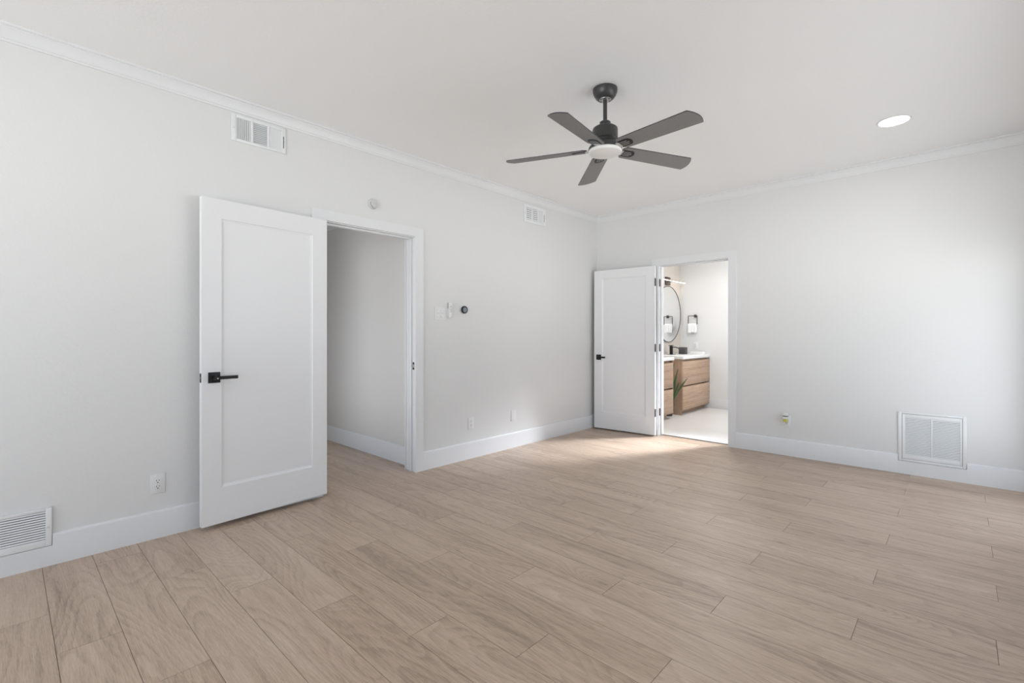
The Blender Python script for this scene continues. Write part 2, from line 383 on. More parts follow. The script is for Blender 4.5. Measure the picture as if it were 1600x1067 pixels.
crown('trim_3', (XR, YB, 0), (0, 1, 0), (-1, 0, 0), -YB, 'white crown moulding along the window wall')
crown('trim_4', (0, YB, 0), (1, 0, 0), (0, 1, 0), XR, 'white crown moulding behind the viewpoint')
crown('trim_5', (-3.2, -2.785, 0), (1, 0, 0), (0, -1, 0), 3.07, 'white crown moulding in the hallway', HH)

# baseboards
BT, BH = 0.015, 0.163
def base_prof(sg, h=BH): return [(0, 0), (sg * BT, 0), (sg * BT, h - 0.013), (sg * (BT - 0.002), h - 0.006), (sg * (BT - 0.006), h - 0.0015), (sg * (BT - 0.010), h), (0, h)]
b = MB()
b.prism(base_prof(1), YB, -5.552, 'y'); b.box(0, BT, -5.552, -5.150, 0, 0.103); b.prism(base_prof(1), -5.150, -3.785, 'y'); b.prism(base_prof(1), -2.792, -BT, 'y')
struct('baseboard_left', b, 'trim', 'tall white baseboard along the left wall', 'baseboard')
b = MB()
b.prism(base_prof(-1), 0, 0.784, 'x'); b.prism(base_prof(-1), 1.742, 3.079, 'x'); b.box(3.079, 3.514, -BT, 0, 0, 0.110); b.prism(base_prof(-1), 3.514, XR, 'x')
struct('baseboard_back', b, 'trim', 'tall white baseboard along the far wall', 'baseboard')
b = MB(); b.box(XR - BT, XR, YB, sw[0] - 0.02, 0, BH, 0.004); b.box(XR - BT, XR, sw[1] + 0.02, sl[0] - 0.02, 0, BH, 0.004); b.box(XR - BT, XR, sl[1] + 0.02, -BT, 0, BH, 0.004); b.box(XR - BT, XR, sl[0] - 0.02, sl[1] + 0.02, 0, 0.095, 0.002); b.box(XR - BT, XR, sw[0] - 0.02, sw[1] + 0.02, 0, 0.095, 0.002)
struct('baseboard_right', b, 'trim', 'white baseboard along the window wall', 'baseboard')
b = MB(); b.box(BT, 0.46, YB, YB + BT, 0, BH, 0.004); b.box(3.50, XR - BT, YB, YB + BT, 0, BH, 0.004); b.box(0.46, 3.50, YB, YB + BT, 0, 0.095, 0.002)
struct('baseboard_rear', b, 'trim', 'white baseboard behind the viewpoint', 'baseboard')
b = MB(); b.prism([(y - 2.785, z) for y, z in base_prof(-1, 0.166)], -3.2, -0.145, 'x')
struct('baseboard_hall', b, 'trim', 'tall white baseboard in the hallway', 'baseboard')
b = MB(); b.box(0.42, 2.6, 2.565, 2.58, 0.004, 0.15, 0.004)
struct('baseboard_bathroom', b, 'trim', 'white baseboard below the bathroom towel wall', 'baseboard')

# casings and jambs (frames of the two doorways)
b = MB()
ja, jb, jh = -3.694, -2.870, 2.048
b.box(0, 0.018, -3.785, -3.700, 0, 2.0545); b.box(0, 0.018, -2.876, -2.792, 0, 2.0545); b.box(0, 0.018, -3.785, -2.792, 2.054, 2.130)
b.box(-0.132, 0.0, OL0, ja, 0, OLH); b.box(-0.132, 0.0, jb, OL1, 0, OLH); b.box(-0.132, 0.0, ja, jb, jh, OLH)
b.box(-0.078, -0.040, ja, ja + 0.012, 0, jh, 0.002); b.box(-0.078, -0.040, jb - 0.012, jb, 0, jh, 0.002); b.box(-0.078, -0.040, ja + 0.012, jb - 0.012, jh - 0.012, jh, 0.002)
b.box(-0.148, -0.130, -3.785, -3.700, 0, 2.13, 0.002); b.box(-0.148, -0.130, -2.876, -2.80, 0, 2.13, 0.002); b.box(-0.148, -0.130, -3.700, -2.876, 2.054, 2.13, 0.002)
fr = struct('trim_6', b, 'trim', 'white casing and jamb around the hallway doorway', 'door frame')
b = MB(); b.box(-0.032, -0.003, jb - 0.0022, jb + 0.001, 0.894, 0.958, 0.0008); b.box(-0.0235, -0.0115, jb - 0.0030, jb, 0.912, 0.940, mat=1)
tag(b.build('strike_plate', ['black', 'steel'], fr), 'black strike plate on the white jamb')
b = MB()
ka, kb_, kh = 0.868, 1.656, 2.018
b.box(0.783, 0.862, -0.018, 0, 0, 2.0245); b.box(1.662, 1.744, -0.018, 0, 0, 2.0245); b.box(0.783, 1.744, -0.018, 0, 2.024, 2.098)
b.box(OB0, ka, 0, 0.122, 0, OBH); b.box(kb_, OB1, 0, 0.122, 0, OBH); b.box(ka, kb_, 0, 0.122, kh, OBH)
b.box(ka, ka + 0.012, 0.040, 0.078, 0.006, kh, 0.002); b.box(kb_ - 0.012, kb_, 0.040, 0.078, 0.006, kh, 0.002); b.box(ka + 0.012, kb_ - 0.012, 0.040, 0.078, kh - 0.012, kh, 0.002)
fr2 = struct('trim_7', b, 'trim', 'white casing and jamb around the bathroom doorway', 'door frame')

for z in (0.280, 1.045, 1.818):
    b = MB(); b.box(ka - 0.0005, ka + 0.0018, 0.001, 0.034, z - 0.044, z + 0.044, 0.0008); tag(b.build('hinge_plate', 'bronze', fr2), 'dark bronze hinge plate on the white jamb')
# windows (outside the frame; rear, side, middle and hall ones added for light)
def window(name, o, w, h, loc, rotz, label, mull=1):
    mb = MB(); f = 0.05
    mb.box(-w / 2, w / 2, -0.01, 0.05, 0, f, 0.003); mb.box(-w / 2, w / 2, -0.01, 0.05, h - f, h, 0.003)
    mb.box(-w / 2, -w / 2 + f, -0.01, 0.05, f, h - f, 0.003); mb.box(w / 2 - f, w / 2, -0.01, 0.05, f, h - f, 0.003)
    for i in range(mull):
        c = -w / 2 + (i + 1) * w / (mull + 1); mb.box(c - f / 2, c + f / 2, -0.01, 0.05, f, h - f, 0.003)
    r_ = tag(mb.build(name, 'trim', loc=loc, rotz=rotz), label, 'window', kind='structure')
    g_ = MB(); g_.box(-w / 2 + f, w / 2 - f, 0.018, 0.022, f, h - f); g_.build('pane', 'glass', r_)
    return r_
window('window_1', 0, sl[1] - sl[0], sl[3] - sl[2], (XR + 0.07, (sl[0] + sl[1]) / 2, sl[2]), R(-90), 'wide glazed patio slider in the window wall')
window('added_window_6', 0, sm[1] - sm[0], sm[3] - sm[2], (XR + 0.07, (sm[0] + sm[1]) / 2, sm[2]), R(-90), 'added unseen high-silled window in the middle of the window wall')
window('added_window_2', 0, sw[1] - sw[0], sw[3] - sw[2], (XR + 0.07, (sw[0] + sw[1]) / 2, sw[2]), R(-90), 'added unseen side window in the window wall near the viewpoint')
window('added_window_3', 0, 3.0, 2.3, (1.98, YB - 0.07, 0.10), R(180), 'wide added window behind the viewpoint', 2)
window('added_window_5', 0, 0.60, 2.03, (-0.95, -4.09, 0.0), R(180), 'added glazed hallway door out of sight, lighting the hall wall', 0)
window('window_4', 0, 1.1, 1.2, (2.65, 1.75, 0.95), R(-90), 'bathroom window out of sight')

# ---------------------------------------------------------------- doors
def door_leaf(mb, w, h, st, top, bot, t=0.035, dep=0.009, bev=0.016):
    # local: x from hinge (0) to free edge (w), y=0 front, y=+t back, z 0..h
    t_ = bmesh.new()
    def face(sgn, y):
        o = [(0, 0), (w, 0), (w, h), (0, h)]
        a = [(st, bot), (w - st, bot), (w - st, h - top), (st, h - top)]
        i1 = [(st + 0.004, bot + 0.004), (w - st - 0.004, bot + 0.004), (w - st - 0.004, h - top - 0.004), (st + 0.004, h - top - 0.004)]
        i2 = [(st + bev, bot + bev), (w - st - bev, bot + bev), (w - st - bev, h - top - bev), (st + bev, h - top - bev)]
        lv = []
        for loop, yy in ((o, y), (a, y), (i1, y + sgn * dep * 0.55), (i2, y + sgn * dep)):
            lv.append([t_.verts.new((p_, yy, q_)) for p_, q_ in loop])
        for A, B_ in zip(lv, lv[1:]):
            for i in range(4): t_.faces.new((A[i], A[(i + 1) % 4], B_[(i + 1) % 4], B_[i]))
        t_.faces.new(lv[-1]); return lv[0]
    f = face(1, 0.0); k = face(-1, t)
    for i in range(4): t_.faces.new((f[i], f[(i + 1) % 4], k[(i + 1) % 4], k[i]))
    bmesh.ops.recalc_face_normals(t_, faces=t_.faces[:])
    oe = [e for e in t_.edges if all(v.co.x in (0, w) or v.co.z in (0, h) for v in e.verts) and any(abs(v.co.y) < 1e-6 or abs(v.co.y - t) < 1e-6 for v in e.verts) and all((abs(v.co.x) < 1e-6 or abs(v.co.x - w) < 1e-6) and (abs(v.co.z) < 1e-6 or abs(v.co.z - h) < 1e-6) for v in e.verts)]
    bmesh.ops.bevel(t_, geom=oe, offset=0.0015, segments=2, affect='EDGES')
    mb._add(t_)
def door(name, pos, ang, w, h, bot, top, st, label):
    mb = MB(); door_leaf(mb, w, h, st, top, bot)        # the leaf mesh is the door itself; its fittings are children
    return tag(mb.build(name, 'door', loc=pos, rotz=ang, angle=12), label, 'door', kind='structure')
# hallway door: local +x runs from hinge to free edge; faces +X of the room
TH = 4.0
d1 = door('door_1', (0.057, -3.691, 0.026), R(-90 + TH) , 0.815, 2.017, 0.222, 0.120, 0.110, 'white one-panel hallway door swung open flat against the left wall')
# with this rotation local +x = (sin TH, -cos TH) and local -y must face +X: check sign by flipping the mesh in y
for v in d1.data.vertices: v.co.y = -v.co.y
d1.data.flip_normals()
d2 = door('door_2', (0.857, -0.057, 0.015), R(180 + TH), 0.805, 1.996, 0.210, 0.105, 0.112, 'white one-panel bathroom door swung open against the far wall')
def fittings(d, w, zc, flip, lever_len, hz):
    # flip -1: room-side face is at local y=0 looking to +y, leaf body occupies y<0
    def mk(fn_name, mb, mat, par, label=None):
        if flip < 0:
            bmesh.ops.scale(mb.bm, vec=(1, -1, 1), verts=mb.bm.verts[:]); bmesh.ops.reverse_faces(mb.bm, faces=mb.bm.faces[:])
        return tag(mb.build(fn_name, mat, par), label)
    t = 0.035; x = w - 0.067
    for sgn, dep in ((-1, 0.056), (1, 0.050)):
        y0 = 0.0 if sgn < 0 else t
        mb = MB(); ya, yb = sorted((y0, y0 + sgn * 0.009)); mb.box(x - 0.033, x + 0.033, ya, yb, zc - 0.033, zc + 0.033, 0.002)
        ros = mk('door_handle', mb, 'black', d, 'black square rose with lever')
        mb = MB(); c = y0 + sgn * 0.008; e = y0 + sgn * dep
        mb.lathe([(0.0001, 0), (0.014, 0), (0.014, abs(e - c) - 0.006), (0.0001, abs(e - c) - 0.006)], 20, M4=Matrix.Translation((x, c, zc)) @ Matrix.Rotation(R(90 if sgn < 0 else -90), 4, 'X'))
        ya, yb = sorted((e - sgn * 0.014, e)); mb.box(x - lever_len, x + 0.012, ya, yb, zc - 0.010, zc + 0.010, 0.002)
        mk('lever', mb, 'black', ros)
        if sgn < 0:
            mb = MB(); mb.lathe([(0.0001, 0), (0.004, 0), (0.004, 0.003), (0.0001, 0.003)], 16, M4=Matrix.Translation((x - 0.002, e + 0.001, zc - 0.003)) @ Matrix.Rotation(R(90), 4, 'X'))
            mk('lock_pin', mb, 'steel', ros, 'small steel pin in the handle')
    mb = MB(); mb.box(w - 0.001, w + 0.0015, 0.006, t - 0.006, zc - 0.028, zc + 0.028, 0.0006); mb.box(w + 0.0005, w + 0.010, 0.012, t - 0.012, zc - 0.008, zc + 0.008, 0.002, mat=1)
    mk('latch_plate', mb, ['black', 'steel'], d, 'black latch plate on the door edge')
    for z in hz:
        mb = MB(); mb.box(-0.0018, 0.001, 0.004, t - 0.002, z - 0.044, z + 0.044, 0.0008)
        mb.lathe([(0.0001, -0.046), (0.0065, -0.046), (0.0065, 0.046), (0.0001, 0.046)], 14, M4=Matrix.Translation((-0.006, t + 0.002, z)))
        mk('hinge', mb, 'bronze', d, 'dark bronze butt hinge')
fittings(d1, 0.815, 0.910, -1, 0.118, (0.27, 1.03, 1.80))
fittings(d2, 0.805, 0.899, 1, 0.108, (0.265, 1.030, 1.803))

# ---------------------------------------------------------------- ceiling fan
FX, FY = 1.846, -2.749
fan = thing('ceiling_fan', 'charcoal five-blade ceiling fan with a white disc light', 'ceiling fan', (FX, FY, H))
def fz(z): return z - H
b = MB(); b.lathe([(0.0001, 0), (0.070, 0), (0.076, -0.004), (0.0765, -0.014), (0.074, -0.026), (0.068, -0.042), (0.058, -0.057), (0.047, -0.067), (0.040, -0.070), (0.040, -0.066), (0.0001, -0.064)], 56)
canopy = b.build('canopy', 'fanblack', fan)
b = MB(); b.lathe([(0.0001, -0.065), (0.039, -0.065), (0.037, -0.071), (0.018, -0.072), (0.0001, -0.072)], 40)
for k in range(6):
    a = k * R(60); b.box(0.024, 0.034, -0.003, 0.003, -0.0732, -0.071, mat=1, M4=Matrix.Rotation(a, 4, 'Z'))
tag(b.build('hanger_cup', ['steel', 'slot'], canopy), 'pale slotted cup under the canopy')
b = MB(); b.lathe([(0.0001, fz(2.676)), (0.0125, fz(2.676)), (0.0125, fz(2.515)), (0.0001, fz(2.515))], 24); b.build('downrod', 'fanblack', fan)
b = MB(); b.lathe([(0.0001, fz(2.534)), (0.028, fz(2.534)), (0.034, fz(2.529)), (0.034, fz(2.507)), (0.040, fz(2.504)), (0.066, fz(2.497)), (0.076, fz(2.489)), (0.0785, fz(2.480)), (0.0785, fz(2.420)), (0.074, fz(2.414)), (0.0001, fz(2.414))], 64)
b.build('motor_housing', 'fanblack', fan)
b = MB(); b.lathe([(0.0001, fz(2.416)), (0.070, fz(2.416)), (0.074, fz(2.412)), (0.074, fz(2.402)), (0.080, fz(2.398)), (0.101, fz(2.372)), (0.104, fz(2.360)), (0.104, fz(2.354)), (0.0001, fz(2.354))], 64)
b.build('hub', 'fanblack', fan)
b = MB(); b.lathe([(0.0001, fz(2.354)), (0.1005, fz(2.354)), (0.103, fz(2.350)), (0.103, fz(2.341)), (0.099, fz(2.335)), (0.085, fz(2.331)), (0.0001, fz(2.329))], 64)
tag(b.build('light_diffuser', 'diff', fan), 'round frosted white light cover')
# blade outline in its own frame: x outwards, y across
def blade_mesh():
    mb = MB(); pts = []
    hw0, hw1 = 0.056, 0.066
    pts += [(0.112, -0.035), (0.135, -hw0), (0.606, -hw1)]
    for i in range(1, 10):
        u = i / 10; yy = -hw1 + 2 * hw1 * u
        pts.append((0.606 + 0.022 * (1 - (2 * u - 1) ** 2) + 0.020 * u, yy))
    pts += [(0.626, hw1), (0.135, hw0), (0.112, 0.035)]
    mb.prism(pts, -0.003, 0.003, 'z')
    mb.bm.normal_update()
    for f in mb.bm.faces:
        if abs(f.normal.z) < 0.5: f.material_index = 1
    return mb
PITCH = -11.7; DROOP = 1.6
for k in range(5):
    ang = R(-9.24 + 72 * k)
    Mx = Matrix.Rotation(ang, 4, 'Z') @ Matrix.Translation((0, 0, fz(2.362))) @ Matrix.Rotation(R(DROOP), 4, 'Y') @ Matrix.Rotation(R(PITCH), 4, 'X')
    mb = blade_mesh(); bmesh.ops.transform(mb.bm, matrix=Mx, verts=mb.bm.verts)
    bl = tag(mb.build('blade', ['blade', 'fanblack'], fan, angle=30), 'flat speckled grey blade')
    mb = MB()
    outl = [(0.120, -0.030), (0.178, -0.032)] + [(0.178 + 0.030 * math.sin(R(a)), -0.032 * math.cos(R(a))) for a in range(15, 180, 15)] + [(0.178, 0.032), (0.120, 0.030)]
    mb.prism(outl, -0.0065, -0.0025, 'z')
    for yy, x1 in ((-0.0155, 0.180), (0.0, 0.190), (0.0155, 0.180)):
        mb.box(0.132, x1, yy - 0.0042, yy + 0.0042, -0.0075, -0.006, 0.0006, mat=2)
    mb.box(0.078, 0.126, -0.024, 0.024, -0.0075, -0.0025, 0.002, mat=1)
    bmesh.ops.transform(mb.bm, matrix=Mx, verts=mb.bm.verts)
    tag(mb.build('blade_iron', ['black', 'steel', 'blade'], bl), 'black three-finger blade bracket')

# recessed ceiling light
rl = thing('recessed_light', 'round lit recessed ceiling light right of the fan', 'recessed light', (3.123, -0.946, H))
b = MB(); b.lathe([(0.088, -0.001), (0.100, -0.001), (0.098, -0.005), (0.090, -0.007), (0.086, -0.004), (0.088, -0.001)], 64); b.build('trim_ring', 'plastic', rl)
b = MB(); b.lathe([(0.0001, -0.0055), (0.086, -0.0055), (0.0875, -0.001), (0.0001, -0.001)], 64); tag(b.build('lens', 'lens_light', rl), 'glowing white lens')

# ---------------------------------------------------------------- registers and grilles (wall frame, centre at origin)
def register(label, y, z, w, h, secs, rot, loc, lines):
    r_ = thing('supply_register', label, 'vent', loc, rot, 'white supply registers high on the left wall')
    mb = MB(); t = 0.009
    zt, zb = secs['z']; xs = secs['x']
    xa, xb = xs[0][0], xs[-1][1]
    mb.box(-w / 2, xa, -t, 0, -h / 2, h / 2, 0.002); mb.box(xb, w / 2, -t, 0, -h / 2, h / 2, 0.002)
    mb.box(xa, xb, -t, 0, zt, h / 2, 0.002); mb.box(xa, xb, -t, 0, -h / 2, zb, 0.002)
    for (a, b_), (c, d) in zip(xs, xs[1:]): mb.box(b_, c, -t, 0, zb, zt, 0.001)
    mb.build('frame', 'grille', r_)
    for i, (a, b_) in enumerate(xs):
        mb = MB(); kind = lines[i]
        if kind[0] == 'v':
            nn = kind[1]; pitch = (b_ - a) / nn
            for k in range(nn):
                c = a + (k + 0.5) * pitch
                Mx = Matrix.Translation((c, -0.0045, 0)) @ Matrix.Rotation(R(kind[2]), 4, 'Z')
                mb.box(-pitch * 0.5, pitch * 0.5, -0.0006, 0.0006, zb, zt, M4=Mx)
        else:
            nn = kind[1]; pitch = (zt - zb) / nn
            for k in range(nn):
                c = zb + (k + 0.5) * pitch
                Mx = Matrix.Translation((0, -0.0045, c)) @ Matrix.Rotation(R(kind[2]), 4, 'X')
                mb.box(a, b_, -0.0006, 0.0006, -pitch * kind[3], pitch * kind[3], M4=Mx)
        mb.build('louver_bank', 'grille', r_)
    mb = MB(); mb.box(xa, xb, -0.0016, -0.0004, zb, zt); mb.build('duct_backing', secs['back'], r_)  # flat backing sheet, its tone stands in for shade in the duct
    mb = MB(); lx = xb + 0.010; mb.box(lx - 0.0025, lx + 0.0025, -t - 0.0012, -t + 0.001, -0.052, 0.030, 0.0005); tag(mb.build('damper_lever', 'slot', r_), 'dark damper lever slot')
    for x in (-w / 2 + 0.014, w / 2 - 0.010):
        mb = MB(); mb.lathe([(0.0001, 0), (0.0045, 0), (0.004, 0.0018), (0.0001, 0.002)], 14, M4=Matrix.Translation((x, -t, -0.004)) @ Matrix.Rotation(R(90), 4, 'X')); mb.build('screw', 'greyplastic', r_)
    return r_
register('wide white supply register above the open hallway door', 0, 0, 0.344, 0.176,
         {'x': [(-0.143, -0.054), (-0.040, 0.049), (0.062, 0.146)], 'z': (0.068, -0.070), 'back': 'ductlight'}, LEFT, (0, -4.139, 2.557),
         [('v', 7, 28), ('h', 11, -38, 0.52), ('v', 7, -24)])
register('supply register with dark gaps near the far corner of the left wall', 0, 0, 0.370, 0.196,
         {'x': [(-0.148, -0.064), (-0.040, 0.040), (0.060, 0.142)], 'z': (0.066, -0.066), 'back': 'duct'}, LEFT, (0, -1.256, 2.534),
         [('h', 6, 20, 0.34), ('h', 6, 20, 0.34), ('v', 7, 8)])

def slat_bank(mb, a, b_, zb, zt, nn, tilt, frac=0.5, y=-0.006):
    pitch = (zt - zb) / nn
    for k in range(nn):
        c = zb + (k + 0.5) * pitch
        mb.box(a, b_, -0.0006, 0.0006, -pitch * frac, pitch * frac, M4=Matrix.Translation((0, y, c)) @ Matrix.Rotation(R(tilt), 4, 'X'))
# low grille on the left wall
g1 = thing('return_grille', 'low white slatted grille at the left edge over the baseboard', 'vent', (0, -5.351, 0.2035), LEFT, 'white return air grilles near the floor')
b = MB(); w, h = 0.398, 0.197; sx0, sx1, sz0, sz1 = -0.175, 0.175, -0.063, 0.083
b.box(-w / 2, sx0, -0.016, 0, -h / 2, h / 2, 0.002); b.box(sx1, w / 2, -0.016, 0, -h / 2, h / 2, 0.002); b.box(sx0, sx1, -0.016, 0, sz1, h / 2, 0.002); b.box(sx0, sx1, -0.016, 0, -h / 2, sz0, 0.002)
b.build('frame', 'grille', g1)
b = MB(); slat_bank(b, sx0, sx1, sz0, sz1, 12, -30, 0.34, -0.010); b.build('louver_bank', 'grille', g1)
b = MB(); b.box(sx0, sx1, -0.003, -0.001, sz0, sz1); b.build('duct_shade_sheet', 'duct', g1)  # dark sheet painted as the shade behind the slats, no hole
b = MB(); b.lathe([(0.0001, 0), (0.005, 0), (0.004, 0.002), (0.0001, 0.002)], 14, M4=Matrix.Translation((0.186, -0.016, 0)) @ Matrix.Rotation(R(90), 4, 'X')); b.build('screw', 'greyplastic', g1)
# filter grille on the back wall
g2 = thing('return_grille', 'large white two-column filter grille low on the far wall', 'vent', (3.2965, 0, 0.324), 0, 'white return air grilles near the floor')
b = MB(); w, h = 0.431, 0.424
for fr_ in ((-w / 2, -w / 2 + 0.024, -h / 2, h / 2), (w / 2 - 0.024, w / 2, -h / 2, h / 2)): b.box(fr_[0], fr_[1], -0.010, 0, fr_[2], fr_[3], 0.003)
b.box(-w / 2 + 0.024, w / 2 - 0.024, -0.010, 0, h / 2 - 0.018, h / 2, 0.003); b.box(-w / 2 + 0.024, w / 2 - 0.024, -0.010, 0, -h / 2, -h / 2 + 0.018, 0.003)
b.build('frame', 'grille', g2)
b = MB(); q = 0.0022; X0, X1, Z0, Z1 = -w / 2 + 0.024 + q, w / 2 - 0.024 - q, -h / 2 + 0.018 + q, h / 2 - 0.018 - q
cx0, cx1, cz0, cz1 = -0.169, 0.177, -0.155, 0.163
b.box(X0, cx0, -0.0085, -0.002, Z0, Z1, 0.001); b.box(cx1, X1, -0.0085, -0.002, Z0, Z1, 0.001); b.box(cx0, cx1, -0.0085, -0.002, cz1, Z1, 0.001); b.box(cx0, cx1, -0.0085, -0.002, Z0, cz0, 0.001)
b.box(-0.002, 0.008, -0.0085, -0.002, cz0, cz1, 0.001)
gd = b.build('grille_door', 'grille', g2)
b = MB(); slat_bank(b, cx0, -0.002, cz0, cz1, 25, -32, 0.43, -0.0052); slat_bank(b, 0.008, cx1, cz0, cz1, 25, -32, 0.43, -0.0052); b.build('louver_bank', 'grille', gd)
b = MB(); b.box(-w / 2 + 0.02, w / 2 - 0.02, -0.002, -0.0005, -h / 2 + 0.012, h / 2 - 0.012); b.build('cavity_shade_sheet', 'duct', g2)  # dark sheet for the shade behind the louvers, wall is closed

# ---------------------------------------------------------------- wall devices
def RX(): return Matrix.Rotation(R(90), 4, 'X')
sd = thing('smoke_detector', 'small round white smoke detector above the hallway doorway', 'smoke detector', (0, -3.283, 2.258), LEFT)
b = MB(); b.lathe([(0.0001, 0), (0.041, 0), (0.0415, 0.006), (0.039, 0.010), (0.037, 0.018), (0.033, 0.024), (0.022, 0.027), (0.0001, 0.0275)], 48, M4=RX()); b.build('housing', 'smokegrey', sd)
b = MB(); b.tube([(0.031 * math.cos(R(a)), -0.0245, 0.031 * math.sin(R(a))) for a in range(165, 262, 6)], 0.0016, 6); tag(b.build('sounder_slot', 'slot', sd), 'dark curved slot')
b = MB(); b.lathe([(0.0001, 0), (0.0028, 0), (0.0001, 0.001)], 12, M4=Matrix.Translation((0.012, -0.0265, 0.002)) @ RX()); tag(b.build('indicator', 'slot', sd), 'tiny dark indicator')

sp = thing('light_switch', 'white double rocker switch plate beside the hallway doorway', 'light switch', (0, -2.598, 1.393), LEFT)
b = MB(); b.box(-0.058, 0.058, -0.0065, 0, -0.057, 0.057, 0.002); b.build('cover_plate', 'plastic', sp)
for x in (-0.023, 0.023):
    b = MB(); b.box(x - 0.0185, x + 0.0185, -0.0068, -0.004, -0.035, 0.035, 0.001, mat=1); b.prism([(-0.0115, -0.032), (-0.0065, 0), (-0.008, 0.032), (-0.005, 0.032), (-0.005, -0.032)], x - 0.0155, x + 0.0155, 'x')
    b.build('rocker', ['plastic', 'greyplastic'], sp)
rc = thing('remote_control', 'slim white fan remote in a wall cradle beside the switch plate', 'remote control', (0, -2.487, 1.425), LEFT)
b = MB(); b.box(-0.024, 0.024, -0.012, 0, -0.072, 0.02, 0.003); b.build('cradle', 'plastic', rc)
b = MB(); b.box(-0.020, 0.020, -0.026, -0.010, -0.066, 0.072, 0.004); rb = b.build('handset', 'plastic', rc)
for (x, z) in ((-0.008, 0.030), (0.0, 0.040), (0.008, 0.030), (-0.008, 0.012), (0.008, 0.012), (-0.008, 0.0), (0.008, 0.0), (-0.008, -0.012), (0.008, -0.012)):
    b = MB(); b.box(x - 0.005, x + 0.005, -0.0272, -0.0255, z - 0.0035, z + 0.0035, 0.0008); b.build('button', 'button', rb)
th_ = thing('thermostat', 'round thermostat with a black ring and grey face right of the remote', 'thermostat', (0, -2.318, 1.4375), LEFT)
b = MB(); b.lathe([(0.0001, 0), (0.040, 0), (0.040, 0.010), (0.037, 0.012), (0.0001, 0.012)], 48, M4=RX()); b.build('wall_base', 'greyplastic', th_)
b = MB(); b.lathe([(0.0001, 0.010), (0.034, 0.010), (0.036, 0.013), (0.036, 0.029), (0.034, 0.032), (0.026, 0.032), (0.0255, 0.031), (0.0001, 0.031)], 48, M4=RX()); tag(b.build('dial_ring', 'black', th_), 'black rotating ring')
b = MB(); b.lathe([(0.0001, 0.0305), (0.0252, 0.0305), (0.0245, 0.0322), (0.0001, 0.0325)], 40, M4=RX()); tag(b.build('display', 'screen', th_), 'grey round display')

def outlet(label, loc, rot, slots=True):
    r_ = thing('outlet', label, 'outlet', loc, rot, 'white wall outlets above the baseboard')
    mb = MB(); mb.box(-0.0365, 0.0365, -0.006, 0, -0.0575, 0.0575, 0.002); mb.build('cover_plate', 'plastic', r_)
    mb = MB(); mb.box(-0.0168, 0.0168, -0.0082, -0.004, -0.0335, 0.0335, 0.001)
    rec = mb.build('receptacle', 'plastic', r_)
    if slots:
        mb = MB()
        for zc in (0.017, -0.017):
            mb.box(-0.0078, -0.0052, -0.0088, -0.008, zc - 0.0015, zc + 0.0075); mb.box(0.0052, 0.0078, -0.0088, -0.008, zc - 0.0005, zc + 0.0070)
            mb.lathe([(0.0001, 0), (0.003, 0), (0.0001, 0.0006)], 12, M4=Matrix.Translation((0, -0.0082, zc - 0.0085)) @ RX())
        tag(mb.build('slots', 'slot', rec), 'dark plug slots')
    for z in (-0.0485, 0.0485):
        mb = MB(); mb.lathe([(0.0001, 0), (0.003, 0), (0.0025, 0.001), (0.0001, 0.001)], 12, M4=Matrix.Translation((0, -0.006, z)) @ RX()); mb.build('screw', 'greyplastic', r_)
    return r_
outlet('white duplex outlet left of the open hallway door', (0, -4.701, 0.319), LEFT)
outlet('white duplex outlet right of the hallway doorway below the thermostat', (0, -2.217, 0.339), LEFT)
outlet('white outlet on the far wall holding the plug-in air freshener', (2.218, 0, 0.341), 0)
r_ = thing('outlet', 'white blank jack plate nearest the far corner of the left wall', 'outlet', (0, -1.610, 0.340), LEFT, 'white wall outlets above the baseboard')
b = MB(); b.box(-0.037, 0.037, -0.006, 0, -0.0575, 0.0575, 0.002); b.build('cover_plate', 'plastic', r_)
for z in (-0.040, 0.042):
    b = MB(); b.lathe([(0.0001, 0), (0.0032, 0), (0.0028, 0.001), (0.0001, 0.001)], 12, M4=Matrix.Translation((0, -0.006, z)) @ RX()); b.build('screw', 'greyplastic', r_)
af = thing('air_freshener', 'white plug-in air freshener with yellow oil on the far wall outlet', 'air freshener', (2.214, 0, 0.372), 0)
b = MB(); b.box(-0.021, 0.021, -0.050, -0.009, 0.026, 0.052, 0.006); b.box(-0.0205, 0.0205, -0.052, -0.009, -0.006, 0.016, 0.004); b.box(-0.019, 0.019, -0.046, -0.009, 0.014, 0.028); b.build('housing', 'plastic', af)
b = MB(); b.box(-0.0205, 0.0205, -0.0475, -0.012, 0.017, 0.0255, 0.001); tag(b.build('vent_band', 'darkgrey', af), 'dark vent band')
b = MB(); b.box(-0.019, 0.019, -0.049, -0.013, -0.036, -0.004, 0.007, seg=3); tag(b.build('oil_bottle', 'oil', af), 'bottle of yellow oil')

# ---------------------------------------------------------------- bathroom
VX = 0.495
def vanity(label, y0, y1, near):
    r_ = thing('vanity_cabinet', label, 'vanity', (0, y0, 0), 0, 'oak bathroom vanities')
    L = y1 - y0
    mb = MB(); mb.box(0.002, VX - 0.050, 0, L, 0.078, 0.834, 0.0015); mb.box(0.002, 0.392, 0.004, L - 0.004, 0.0045, 0.078)
    mb.box(VX - 0.052, VX - 0.004, 0.0 if not near else L - 0.012, 0.012 if not near else L, 0.078, 0.834, 0.0005)
    if not near: mb.box(0.002, VX - 0.022, 0.0, 0.016, 0.0045, 0.08)
    mb.build('body', 'oak', r_)
    for (z0, z1) in ((0.080, 0.424), (0.446, 0.800)):
        mb = MB(); mb.box(VX - 0.046, VX, 0.002 if near else 0.013, L - (0.013 if near else 0.002), z0, z1, 0.002); mb.build('drawer', 'oaky', r_)
    return r_
vanity('near oak vanity half hidden by the bathroom door frame', 0.26, 1.220, True)
vanity('far oak vanity with two drawers against the towel wall', 1.535, 2.578, False)
